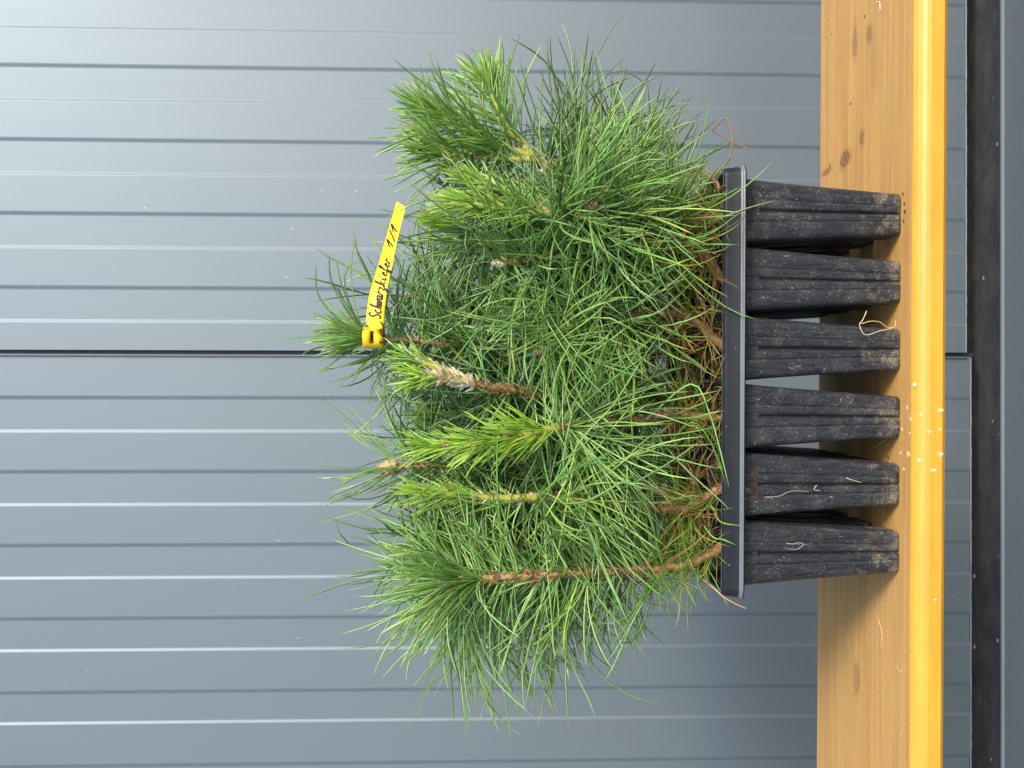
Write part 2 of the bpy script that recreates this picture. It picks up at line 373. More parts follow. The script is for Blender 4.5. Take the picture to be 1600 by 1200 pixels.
# dried white splash marks near the middle of the front edge
def surf(px, py):
    p = PZ(px, py, 0)
    if p[1] > YC: return p, np.array([0, 0, 1.])
    p = P(px, py, YF)
    if p[2] < -.009: return p+np.array([0, -.0003, 0]), np.array([0, -1., 0])
    best = None
    for t in np.linspace(0, 1, 40):
        y = YC+(YF-YC)*t; q = P(px, py, y); z = -.0092*t**1.3
        if best is None or abs(q[2]-z) < best[0]: best = (abs(q[2]-z), q)
    return best[1]+np.array([0, -.0007, .0007]), np.array([0, -.7, .7])
for px, py, rx, ry in ((1430, 601, 4.5, 5), (1417, 637, 3, 5), (1440, 648, 4, 4), (1423, 655, 3.2, 5), (1409, 671, 2, 4), (1452, 675, 5.5, 3), (1469, 671, 4, 2.4), (1470, 641, 6, 4), (1407, 708, 2.2, 4.5),
                       (1419, 710, 5.6, 6.5), (1437, 719, 4, 4.5), (1470, 710, 5, 5.5), (1459, 735, 7, 3.4), (1430, 738, 1.8, 1.8), (1412, 733, 3, 4), (1461, 937, 3.5, 2.5), (1421, 677, 2, 2.5)):
    c, nrm = surf(px, py); a = np.array([1., 0, 0]); bb = np.cross(nrm, a); k = .00050; n = 18
    ph = random.random()*6; big = rx > 5.5 and px < 1425
    ring = []
    for i in range(n):
        an = 2*math.pi*i/n; j = 1+.12*math.sin(3*an+ph)+(.35*(i % 2)-.1 if big else 0)+random.uniform(-.06, .06)
        ring.append(c+(a*math.cos(an)*ry*j*.9+bb*math.sin(an)*rx*j*(1.6 if nrm[2] > .9 else .95))*k*.78+nrm*.00006)
    vv = ring+[c+(r-c)*.8+nrm*.00028 for r in ring]+[c+nrm*.00034]
    ff = [(i, (i+1) % n, n+(i+1) % n, n+i) for i in range(n)]+[(n+i, n+(i+1) % n, 2*n) for i in range(n)]
    mobj('splash_mark', vv, ff, WHITEM, board)

# ---------------------------------------------------------------- the tray
PITCH, H, X0, Y0 = .054, .1465, .0025, .0
XC = [X0+(2.5-i)*PITCH for i in range(6)]      # from the photo's upper end (world right) to its lower end
YR = [Y0+PITCH*(.5+j) for j in range(4)]
tray = empty('plant_tray', (X0, Y0+2*PITCH, 0), label='black plastic seedling tray with six by four deep tapered pots standing on the board', cat='tray')
def ring(a, r, groove, z, k=1.0):
    """rounded square ring with moulded grooves"""
    us = [-9.2, -8, -7.5, -7.1, -6.6, -5.4, -3, -1.9, -1.2, -.6, 0, .6, 1.2, 1.9, 3, 5.4, 6.6, 7.1, 7.5, 8, 9.2]
    pts = []
    s = a/.0262*1.06
    for q in range(4):
        face = []
        for u in us:
            U = u*.001*s; U = max(-(a-r), min(a-r, U*1.25))
            g = groove*(.0036*math.exp(-(u/1.1)**2)+.0010*math.exp(-((abs(u)-7.3)/.45)**2)+.0003*math.exp(-((abs(u)-2.6)/.5)**2))
            face.append((U, -a+g))
        for i in range(1, 8):
            t = i/8*math.pi/2; face.append((a-r+r*math.sin(t), -a+r-r*math.cos(t)))
        for (x, y) in face:
            for _ in range(q): x, y = -y, x
            pts.append((x, y, z))
    return pts
def make_pot(parent):
    rings = []
    at, ab = .0258, .0166
    for s, z in [(0, H-.0165), (.02, H-.019), (.08, None), (.2, None), (.4, None), (.6, None), (.8, None), (.93, None), (1.0, .0045)]:
        if z is None: z = (H-.0165)*(1-s)+.0045*s
        a = at+(ab-at)*(s**.86); rings.append(ring(a, .0052-.0012*s, 1 if s > .01 else .3, z))
    rings.insert(0, ring(.0262, .006, 0, H-.0135)); rings.insert(0, ring(.0264, .005, 0, H-.0046))
    rings.append(ring(ab-.0002, .0040, .9, .0014)); rings.append(ring(ab-.0011, .0036, .6, .0003)); rings.append(ring(ab*.72, .003, 0, .0004)); rings.append(ring(ab*.45, .0028, 0, .0025))
    # top web and inner wall
    top = [ring(.02655, .001, 0, H-.0030), ring(.0252, .005, 0, H-.0030), ring(.0244, .005, 0, H-.0042), ring(.0238, .005, 0, H-.030)]
    n = len(rings[0]); v = [p for r in rings for p in r]; f = []
    for j in range(len(rings)-1):
        for i in range(n): f.append((j*n+i, (j+1)*n+i, (j+1)*n+(i+1) % n, j*n+(i+1) % n))
    f.append(tuple((len(rings)-1)*n+i for i in range(n)))
    b = len(v); v += [p for r in top for p in r]
    for j in range(3):
        for i in range(n): f.append((b+j*n+i, b+j*n+(i+1) % n, b+(j+1)*n+(i+1) % n, b+(j+1)*n+i))
    return mobj('pot', v, f, POT, parent)
p0 = make_pot(tray); first = True
for j in range(4):
    for i in range(6):
        o = p0 if first else p0.copy()
        if not first: S.collection.objects.link(o)
        first = False; o.parent = tray; o.location = (XC[i]-X0, YR[j]-(Y0+2*PITCH), random.uniform(0, .0004)); o.rotation_euler = (random.uniform(-.008, .008), random.uniform(-.012, .012), random.choice((0, 1, 2, 3))*math.pi/2)
# rim: upright band with rounded top edge and thin flange below
def rr(hx, hy, r, z):
    pts = []
    for q, (sx, sy) in enumerate(((1, -1), (1, 1), (-1, 1), (-1, -1))):
        for i in range(7):
            t = -math.pi/2+q*math.pi/2+i/6*math.pi/2; pts.append((sx*(hx-r)+r*math.cos(t), sy*(hy-r)+r*math.sin(t), z))
    return pts
hx, hy = 3*PITCH+.0055, 2*PITCH+.0045; prof = [(-.0052, H-.0034), (-.0052, H-.0008), (-.0042, H), (-.0030, H+.0003), (-.0018, H+.0001), (-.0008, H-.0006), (-.0002, H-.0018), (0, H-.0034), (.0012, H-.0130), (.0016, H-.0142), (.0030, H-.0147), (.0034, H-.0156), (.0032, H-.0166), (.0008, H-.0169), (0, H-.0166), (-.0012, H-.0150)]
rings = []
for d, z in prof: rings.append(rr(hx+d, hy+d, .007+d, z))
n = len(rings[0]); v = [p for r in rings for p in r]; wob = lambda x: .00035*math.sin(x*31)+.0002*math.sin(x*83+1)
v = [(x, y+wob(x)*(1 if y < 0 else 0), z+wob(x+.7)*.6) for x, y, z in v]
f = [(j*n+i, (j+1)*n+i, (j+1)*n+(i+1) % n, j*n+(i+1) % n) for j in range(len(rings)-1) for i in range(n)]
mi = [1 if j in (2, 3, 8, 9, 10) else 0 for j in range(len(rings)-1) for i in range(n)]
RIM_HILITE = m_simple('rim_edge_highlight', (.085, .095, .105), .35, .7, .3, 500, .0005, (.17, .185, .20))  # paler grey paints the bright highlight lines along the rim edges
mobj('rim', v, f, [RIM, RIM_HILITE], tray, mi=mi)

# ---------------------------------------------------------------- needles
PAL = {'dark': ((.068, .160, .036), (.165, .310, .085)), 'mid': ((.145, .320, .060), (.340, .560, .155)), 'light': ((.24, .48, .065), (.43, .67, .16)),
       'new': ((.29, .54, .05), (.50, .74, .10)), 'dead': ((.22, .085, .02), (.62, .30, .09)), 'yellow': ((.32, .38, .03), (.62, .56, .10)), 'low': ((.12, .30, .03), (.38, .60, .07))}
class Needles:
    def __init__(s): s.b = []; s.d = []; s.l = []; s.k = []; s.r = []; s.c = []; s.q = []
    def add(s, base, d, length, bend, rad, col, col2=None):
        s.b.append(base); s.d.append(d/np.linalg.norm(d)); s.l.append(length); s.k.append(bend); s.r.append(rad); s.c.append(col); s.q.append(col2 if col2 is not None else col)
    def build(s, parent, org, name='needles', segs=7, m=None):
        if not s.b: return
        keep = []
        for i in range(len(s.b)) if parent is not None else ():  # drop needles that would pass through the tray, or hide most of the tag's writing
            q = s.b[i].copy(); ok = True
            for t in range(8):
                e = s.d[i]+s.k[i]*((t+.5)/8)**1.1; q = q+e/np.linalg.norm(e)*s.l[i]/8
                if t > 1 and q[2] < H-.002 and q[1] > -.0095 and abs(q[0]-X0) < .17: ok = False
                w = q-CAM; dz = w@v_; a_ = 800+F*(w@RT)/dz; b_ = 600-F*(w@UP)/dz
                if q[1] < .035 and 318 < b_ < 545 and abs(a_-(586+max(0, (505-b_))**1.25*.052)) < 20 and random.random() < .8: ok = False
            if ok: keep.append(i)
        for n_ in 'bdlkrcq' if parent is not None else '': setattr(s, n_, [getattr(s, n_)[i] for i in keep])
        if not s.b: return
        b = np.array(s.b); d = np.array(s.d); l = np.array(s.l)[:, None]; k = np.array(s.k); r = np.array(s.r)[:, None]; n = len(b)
        c = np.array(s.c); q = np.array(s.q); k2 = rng.normal(0, .06, (n, 3))
        pts = [b]; p = b.copy(); dirs = [d]
        for i in range(segs):
            t = (i+.5)/segs; dd = d+k*t**1.1+k2*math.sin(t*7); dd /= np.linalg.norm(dd, axis=1)[:, None]; p = p+dd*l/segs; pts.append(p); dirs.append(dd)
        a = np.cross(d, rng.normal(0, 1, (n, 3))); a /= np.linalg.norm(a, axis=1)[:, None]
        V = []; C = []
        rs = [.8]+[1.0]*(segs-2)+[.85, .12]
        for i in range(segs+1):
            dd = dirs[i]; aa = a-dd*np.sum(a*dd, 1)[:, None]; aa /= np.linalg.norm(aa, axis=1)[:, None]+1e-9; bb = np.cross(dd, aa)
            for h in range(3):
                an = 2*math.pi*h/3; V.append(pts[i]+(aa*math.cos(an)*1.0+bb*math.sin(an)*.75)*r*rs[i])
                w = max(0, (i-segs*.75)/(segs*.25)); C.append(c*(1-w)+q*w)
        V = np.stack(V, 1).reshape(-1, 3); C = np.stack(C, 1).reshape(-1, 3); st = (segs+1)*3
        f = []
        for i in range(segs):
            for h in range(3): f.append([i*3+h, i*3+(h+1) % 3, (i+1)*3+(h+1) % 3, (i+1)*3+h])
        f = np.array(f)[None]+(np.arange(n)*st)[:, None, None]
        return mobj(name, V, f.reshape(-1, 4), m or NEEDLE, parent, org=org, col=C)
def col_of(kind):
    a, b = PAL[kind]; t = random.random(); j = random.uniform(.85, 1.15); return np.array([x+(y-x)*t for x, y in zip(a, b)])*np.array([j, 1, random.uniform(.8, 1.25)])
ZUP = np.array([0, 0, 1.])
def zone(nd, path, t0, t1, n, ln, ang, kind, droop=0., bias=(0, 0, 0), rad=.00088, spread=.62, stemr=.002, pair=True, alt=None, pa=0., clear=0.):
    T, A, B = frames(path); m = len(path)
    for i in range(n):
        t = random.uniform(t0, t1)*(m-1); k = min(int(t), m-2); s = t-k; p = path[k]*(1-s)+path[k+1]*s
        az = random.random()*2*math.pi; rad_ = A[k]*math.cos(az)+B[k]*math.sin(az)
        if rad_[1] < -.45 and random.random() < clear: az += math.pi; rad_ = -rad_
        an = R(random.uniform(*ang)); d = T[k]*math.cos(an)+rad_*math.sin(an)+np.array(bias)
        kd = alt if (alt and random.random() < pa) else kind; c = col_of(kd)
        tip = c if random.random() < .7 else np.array((.42, .36, .10))
        for _ in range(2 if pair else 1):
            L_ = random.uniform(*ln)*.001*random.uniform(.88, 1.08)
            bend = np.array([random.gauss(0, spread), random.gauss(0, spread), random.gauss(0, spread)])+ZUP*(-droop*random.uniform(.3, 1.7))
            nd.add(p+rad_*stemr*.6, d/np.linalg.norm(d)+np.array([random.gauss(0, .05) for _ in range(3)]), L_, bend, rad*random.uniform(.8, 1.15), c*random.uniform(.92, 1.08), tip)
def scales(path, rad, n, t0, t1, c0, c1, size, parent, org, name='bud_scales'):
    mb = MB(); T, A, B = frames(path); m = len(path)
    for i in range(n):
        t = random.uniform(t0, t1)*(m-1); k = min(int(t), m-2); p = path[k]+(path[k+1]-path[k])*(t-k); az = random.random()*6.283
        q = A[k]*math.cos(az)+B[k]*math.sin(az); w = np.cross(T[k], q); s = size*random.uniform(.6, 1.3); rr_ = rad*random.uniform(.8, 1.0)
        d = T[k]*random.uniform(.6, 1)+q*random.uniform(.3, .9); d /= np.linalg.norm(d); tc_ = random.random(); c = [a+(b-a)*tc_ for a, b in zip(c0, c1)]
        b0 = p+q*rr_; wd = s*.24
        mb.add([b0-w*wd, b0+w*wd, b0+d*s*.55+w*wd*.7+q*s*.10, b0+d*s+q*s*.02, b0+d*s*.55-w*wd*.7+q*s*.10, b0-q*s*.15+d*s*.2], [(0, 1, 2, 4), (4, 2, 3), (0, 4, 5), (1, 5, 2), (5, 4, 3), (5, 3, 2)], c)
    return mb.build(name, SCALE, parent, False, org)
def bud(p, d, length, rad, c0, c1, parent, org):
    """pointed bud of overlapping scales"""
    d = np.array(d, float); d /= np.linalg.norm(d); mb = MB(); T = d; A = np.cross(d, [.2, 1, .3]); A /= np.linalg.norm(A); B = np.cross(T, A)
    path = [p+d*length*s for s in (-.1, .1, .3, .5, .75, 1)]; 
    tube(mb, path, np.array([.5, .9, 1, .85, .45, .05])*rad, 8, .05, [(a+b)/2 for a, b in zip(c0, c1)])
    for i in range(46):
        s = i/46; az = i*2.399; rr_ = rad*(1-s**1.6)*.95+.0003; q = A*math.cos(az)+B*math.sin(az); w = np.cross(T, q); z = length*(.9*s-.05)
        b0 = p+d*z+q*rr_; L_ = length*.30; wd = rad*.42; tc_ = random.random(); c = [a+(b-a)*tc_ for a, b in zip(c0, c1)]; dd = d+q*random.uniform(.05, .5); dd /= np.linalg.norm(dd)
        mb.add([b0-w*wd, b0+w*wd, b0+dd*L_+q*rad*.1, b0-q*rad*.3+dd*L_*.4], [(0, 1, 2), (0, 2, 3), (1, 3, 2)], c)
    return mb.build('bud', SCALE, parent, False, org)
TAN0, TAN1 = (.42, .24, .12), (.75, .62, .48); WH0, WH1 = (.60, .46, .26), (.92, .86, .70); OR0, OR1 = (.50, .22, .08), (.85, .60, .40)

def seedling(i, j, label, pts, r0=.0042, r1=.0022, zones=(), shoots=(), budspec=None, dead=24, low=54, scl=230, bend_base=0.0):
    base = np.array([XC[i]+random.uniform(-.004, .004), YR[j]+random.uniform(-.005, .003), H-.008])
    root = empty('pine_seedling', tuple(base), label=label, cat='seedling', group='pine seedlings growing in the tray pots')
    # soil plug
    mb = MB(); v = []; n = 28; rs = [0, .25, .5, .75, 1]
    for a in rs:
        for k in range(n):
            an = 2*math.pi*k/n; sq = 1/max(abs(math.cos(an)), abs(math.sin(an))); sq = min(sq, 1.25)
            v.append((XC[i]+.0232*a*sq*math.cos(an), YR[j]+.0232*a*sq*math.sin(an), H-.010+random.uniform(-.002, .003)+.003*(1-a)))
    for k in range(n):
        x, y, z = v[-n]; v.append((x, y, H-.03))
    f = [(q*n+k, q*n+(k+1) % n, (q+1)*n+(k+1) % n, (q+1)*n+k) for q in range(5) for k in range(n)]
    f = [tuple(reversed(q)) for q in f]
    mobj('soil_plug', v, f, SOIL, root, org=base)
    path = smooth_path([base]+[P(*p) for p in pts], 60)
    path[2:-1] += rng.normal(0, .0004, (57, 3))
    mb = MB(); rad = np.linspace(r0, r1, 60)*(1+.18*np.exp(-np.linspace(0, 12, 60)))*.82; tube(mb, path, rad, 9, .2); st = mb.build('stem', BARK, root, org=base)
    nd = Needles()
    for z in zones: zone(nd, path, stemr=r1, **z)
    zone(nd, path, .02, .34, dead, (26, 62), (35, 140), 'dead', .3, spread=.8, rad=.00055, stemr=r0, pair=True, alt='yellow', pa=.25)
    zone(nd, path, .03, .30, low, (28, 60), (30, 100), 'low', .1, spread=.5, rad=.0005, stemr=r0)
    nd.build(st, base)
    if scl: scales(path, (r0+r1)/2, scl, .25, 1, (.25, .12, .05), (.66, .48, .28), .0048, st, base, 'bark_scales')
    if budspec: bud(path[-1], path[-1]-path[-4], budspec[0], budspec[1], budspec[2], budspec[3], st, base)
    for sh in shoots:
        q = smooth_path([path[int(sh['t']*59)]]+[P(*p) for p in sh['pts']], 30); mb = MB()
        tube(mb, q, np.linspace(sh.get('r0', .0026), sh.get('r1', .0014), 30), 8, .10); so_ = mb.build('shoot', sh.get('mat', GREENSTEM), root, org=base)
        nd = Needles()
        for z in sh['zones']: zone(nd, q, stemr=.002, **z)
        nd.build(so_, base)
        if sh.get('scl', 30): scales(q, .0025, sh.get('scl', 30), 0, .9, *(sh.get('sc', (TAN0, TAN1))), sh.get('ssz', .005), so_, base)
        if sh.get('bud'): bud(q[-1], q[-1]-q[-3], *sh['bud'], so_, base)
    return root
def Z(t0, t1, n, ln, ang, kind, droop=0., **k): return dict(t0=t0, t1=t1, n=n, ln=ln, ang=ang, kind=kind, droop=droop, **k)
NEW = lambda n=62, ln=(16, 36), k='new', **kw: [Z(.04, .75, int(n*.75), ln, (18, 48), k, -.1, spread=.12, rad=.00072, **kw), Z(.7, 1, int(n*.6), (ln[0]*.9, ln[1]*.9), (3, 34), k, -.1, spread=.12, rad=.00072, **kw)]

# front row (nearest the camera), photo top to bottom
seedling(0, 0, 'pine seedling with a forked light green shoot, in the front pot nearest the looping root',
    [(1060, 346, .018), (950, 330, .006), (862, 335, -.004)], .0045, .0030,
    [Z(.62, 1, 120, (70, 115), (55, 125), 'mid', .35, alt='dark', pa=.3), Z(.3, .7, 70, (60, 105), (40, 100), 'mid', .3, alt='light', pa=.3), Z(.55, .95, 50, (70, 120), (90, 150), 'light', .5)],
    [dict(t=.99, pts=[(800, 328, -.008), (712, 316, -.010)], zones=NEW(66), bud=(.006, .002, TAN0, TAN1)),
     dict(t=.97, pts=[(800, 305, .004), (735, 280, .006)], zones=NEW(54, (16, 36), 'light', alt='new', pa=.4), bud=(.006, .002, WH0, WH1)),
     dict(t=.80, pts=[(925, 323, -.012)], r0=.002, r1=.0018, zones=[Z(.6, 1, 14, (50, 90), (30, 90), 'mid', .3)], scl=10, bud=(.008, .003, OR0, TAN1))], dead=64)
seedling(1, 0, 'pine seedling with a small white pointed bud, second front pot from the looping root',
    [(1085, 386, .020), (1000, 385, .025), (900, 400, .020), (790, 410, .012)], .0050, .0024,
    [Z(.5, 1, 170, (70, 115), (40, 110), 'mid', .15, alt='dark', pa=.4), Z(.25, .6, 70, (60, 100), (40, 110), 'mid', .3, alt='dark', pa=.3)], budspec=(.011, .0032, WH0, WH1), dead=72, low=30)
seedling(2, 0, 'front-row pine seedling with a thick bare bent brown stem below the yellow tag',
    [(1078, 497, .020), (1000, 491, .016), (910, 505, .012), (848, 545, .006)], .0048, .0024,
    [Z(.55, 1, 170, (65, 110), (35, 120), 'mid', .2, alt='light', pa=.35), Z(.35, .7, 60, (55, 95), (50, 110), 'mid', .2, alt='dark', pa=.4)], budspec=(.009, .0032, OR0, TAN1), dead=60, low=16)
seedling(3, 0, 'front-row pine seedling topped by the largest bright lime green candle shoot',
    [(1060, 648, .020), (1000, 655, .014), (930, 660, .006), (870, 668, -.006)], .0036, .0030,
    [Z(.75, 1, 120, (75, 120), (70, 140), 'mid', .35, alt='light', pa=.4, clear=.5), Z(.35, .8, 70, (60, 100), (45, 110), 'mid', .15, alt='dark', pa=.4, clear=.8)],
    [dict(t=.99, pts=[(800, 682, -.012), (735, 692, -.014), (665, 697, -.012)], r0=.0034, zones=[Z(.02, .6, 84, (20, 42), (22, 52), 'new', -.1, spread=.12, rad=.00078), Z(.55, 1, 74, (18, 34), (5, 38), 'new', -.1, spread=.1, rad=.00078)], ssz=.006, scl=44)], dead=24, low=34)
seedling(4, 0, 'front-row pine seedling with a yellow-green shoot ringed by a white woolly collar',
    [(1070, 795, .020), (1000, 790, .014), (900, 782, .008), (835, 778, .004)], .0046, .0030,
    [Z(.72, 1, 100, (75, 120), (70, 135), 'mid', .3, alt='light', pa=.35, clear=.5), Z(.35, .8, 70, (60, 105), (45, 110), 'mid', .15, alt='dark', pa=.4, clear=.8)],
    [dict(t=.99, pts=[(780, 778, .002), (715, 774, .0), (655, 772, .0)], r0=.0036, zones=[Z(.45, 1, 84, (16, 34), (8, 40), 'new', -.1, spread=.1, rad=.0006), Z(.1, .5, 10, (30, 60), (20, 60), 'light', 0)], sc=(WH0, WH1), ssz=.006, scl=70)], dead=34, low=50)
seedling(5, 0, 'front pine seedling with long straight scaly brown stem, lowest pot in the photo',
    [(1062, 884, .014), (950, 892, .002), (820, 900, -.010), (705, 905, -.014)], .0046, .0026,
    [Z(.25, 1, 230, (55, 95), (45, 85), 'mid', .0, alt='light', pa=.35, clear=.93), Z(.88, 1, 70, (60, 90), (15, 60), 'light', .0, alt='mid', pa=.4), Z(.55, 1, 62, (100, 135), (50, 100), 'mid', .35, bias=(-.9, 0, 0), clear=.9)], budspec=(.011, .0034, WH0, WH1), dead=24, low=70, scl=420)
# second row
LB = 'light'
seedling(0, 1, 'leaning pine seedling with three long-needled green branches spreading from one silvery joint',
    [(1040, 315, .075), (950, 285, .065), (890, 268, .055), (835, 248, .050)], .0040, .0032,
    [Z(.5, .95, 70, (55, 95), (50, 120), 'mid', .3, alt='dark', pa=.5)],
    [dict(t=.99, pts=[(790, 195, .05), (757, 125, .052)], mat=GREENSTEM, r0=.0028, zones=[Z(.2, .85, 44, (40, 76), (30, 60), 'light', -.1, spread=.2, alt='mid', pa=.5), Z(.8, 1, 34, (22, 40), (8, 45), 'light', -.1, spread=.15)], sc=(TAN0, TAN1)),
     dict(t=.99, pts=[(745, 212, .045), (668, 172, .040)], r0=.0028, zones=[Z(.2, .85, 56, (40, 76), (30, 60), 'light', -.1, spread=.2, alt='mid', pa=.5), Z(.8, 1, 40, (24, 44), (8, 45), 'light', -.1, spread=.15)], sc=(TAN0, WH1)),
     dict(t=.97, pts=[(750, 246, .040), (672, 236, .036)], r0=.0026, zones=[Z(.2, .85, 50, (40, 76), (30, 60), 'light', -.1, spread=.2, alt='mid', pa=.5), Z(.8, 1, 40, (22, 42), (8, 45), 'light', -.1, spread=.15)], sc=(WH0, WH1)),
     dict(t=.90, pts=[(870, 262, .05), (850, 258, .045)], r0=.003, r1=.002, zones=[], sc=(WH0, WH1), scl=90, ssz=.008)], dead=20)
seedling(1, 1, 'pine seedling with a small lime green tip beside the tag\'s free end',
    [(1030, 400, .08), (900, 385, .075), (780, 365, .07), (735, 355, .065)], .0038, .0024,
    [Z(.35, 1, 210, (60, 105), (35, 110), 'mid', .1, alt='dark', pa=.5)],
    [dict(t=.98, pts=[(680, 345, .06)], zones=NEW(60, (12, 26)), scl=10)])
seedling(2, 1, 'tall pine seedling that wears the yellow name tag below its top tuft of needles',
    [(1000, 520, .08), (850, 540, .07), (720, 538, .06), (640, 532, .05), (572, 527, .046)], .0040, .0024,
    [Z(.35, .95, 250, (55, 100), (40, 110), 'mid', .1, alt='dark', pa=.4), Z(.985, 1, 40, (30, 54), (4, 38), 'light', .0, spread=.25, alt='mid', pa=.5), Z(.98, 1, 9, (60, 85), (20, 50), 'mid', .2, bias=(.5, 0, 0), pair=False)], scl=110)
seedling(3, 1, 'pine seedling with silvery white scaly shoot tip below the yellow tag in the photo',
    [(1000, 625, .070), (870, 620, .035), (790, 608, .004), (735, 598, -.008)], .0036, .0034,
    [Z(.3, .93, 150, (60, 105), (60, 130), 'mid', .3, alt='dark', pa=.4, clear=.95)],
    [dict(t=.99, pts=[(690, 588, -.012), (650, 592, -.012)], r0=.0032, r1=.0026, zones=[Z(.5, 1, 46, (14, 26), (5, 45), 'new', 0, spread=.15, alt='light', pa=.3)], sc=(WH0, WH1), scl=170, ssz=.008),
     dict(t=.97, pts=[(680, 572, -.006), (640, 562, -.006)], r0=.0028, r1=.002, zones=[Z(.6, 1, 40, (14, 28), (5, 45), 'light', 0, spread=.15, alt='new', pa=.4)], sc=(WH0, WH1), scl=50, ssz=.006)])
seedling(4, 1, 'tall pine seedling ending in an orange-brown bud with few long needles against the wall',
    [(1000, 720, .078), (850, 715, .07), (720, 725, .06), (618, 730, .055)], .0036, .0022,
    [Z(.35, .93, 200, (60, 105), (40, 110), 'mid', .15, alt='dark', pa=.45), Z(.96, 1, 9, (55, 82), (10, 55), 'mid', .0, spread=.25), Z(.9, .97, 9, (50, 75), (60, 110), 'light', .1)], budspec=(.015, .0058, OR0, OR1))
seedling(5, 1, 'pine seedling directly behind the long straight scaly brown stem',
    [(1010, 850, .08), (880, 860, .075), (760, 845, .07), (660, 838, .065)], .0036, .0022,
    [Z(.3, 1, 210, (60, 105), (35, 100), 'mid', .1, alt='dark', pa=.4), Z(.5, 1, 40, (100, 135), (50, 100), 'mid', .3, bias=(-.9, 0, 0))], budspec=(.009, .003, TAN0, TAN1))
# rows three and four
spec = {(0, 2): ([(1010, 300, .13), (930, 240, .125), (885, 200, .12)], 150, 'dark'), (1, 2): ([(980, 390, .13), (850, 360, .125), (770, 330, .12)], 150, 'dark'),
        (2, 2): ([(980, 500, .13), (820, 480, .125), (640, 465, .12)], 190, 'dark'), (3, 2): ([(980, 620, .13), (830, 640, .125), (688, 648, .12)], 170, 'dark'),
        (4, 2): ([(990, 720, .13), (850, 760, .125), (700, 790, .12)], 160, 'dark'), (5, 2): ([(1010, 850, .13), (880, 905, .12), (780, 950, .11), (720, 970, .10)], 210, 'mid'),
        (0, 3): ([(1000, 320, .185), (940, 280, .18), (900, 250, .18)], 110, 'dark'), (1, 3): ([(980, 400, .185), (850, 390, .18), (700, 400, .18)], 120, 'dark'),
        (2, 3): ([(980, 490, .185), (830, 500, .18), (640, 500, .18)], 140, 'dark'), (3, 3): ([(980, 600, .185), (830, 600, .18), (660, 605, .18)], 120, 'dark'),
        (4, 3): ([(980, 700, .185), (830, 690, .18), (670, 690, .18)], 120, 'dark'), (5, 3): ([(990, 800, .185), (870, 830, .18), (740, 880, .17)], 150, 'dark')}
names = ['topmost', 'second from the top', 'third from the top', 'third from the bottom', 'second from the bottom', 'lowest']
for (i, j), (pts, n, k) in spec.items():
    sh = []
    if (i, j) == (3, 2): sh = [dict(t=.98, pts=[(665, 647, .118)], zones=NEW(50, (10, 24), 'light', alt='new', pa=.4), scl=14)]
    seedling(i, j, 'dark green pine seedling, %s row from the front, %s in the photo' % ('third' if j == 2 else 'fourth', names[i]), pts, .0036, .0022,
        [Z(.3, 1, int(n*.85), (55, 110), (35, 110), k, .1, alt='mid' if k == 'dark' else 'light', pa=.45)], sh, dead=14, low=26, scl=30,
        budspec=(.008, .0028, TAN0, TAN1) if not sh else None)

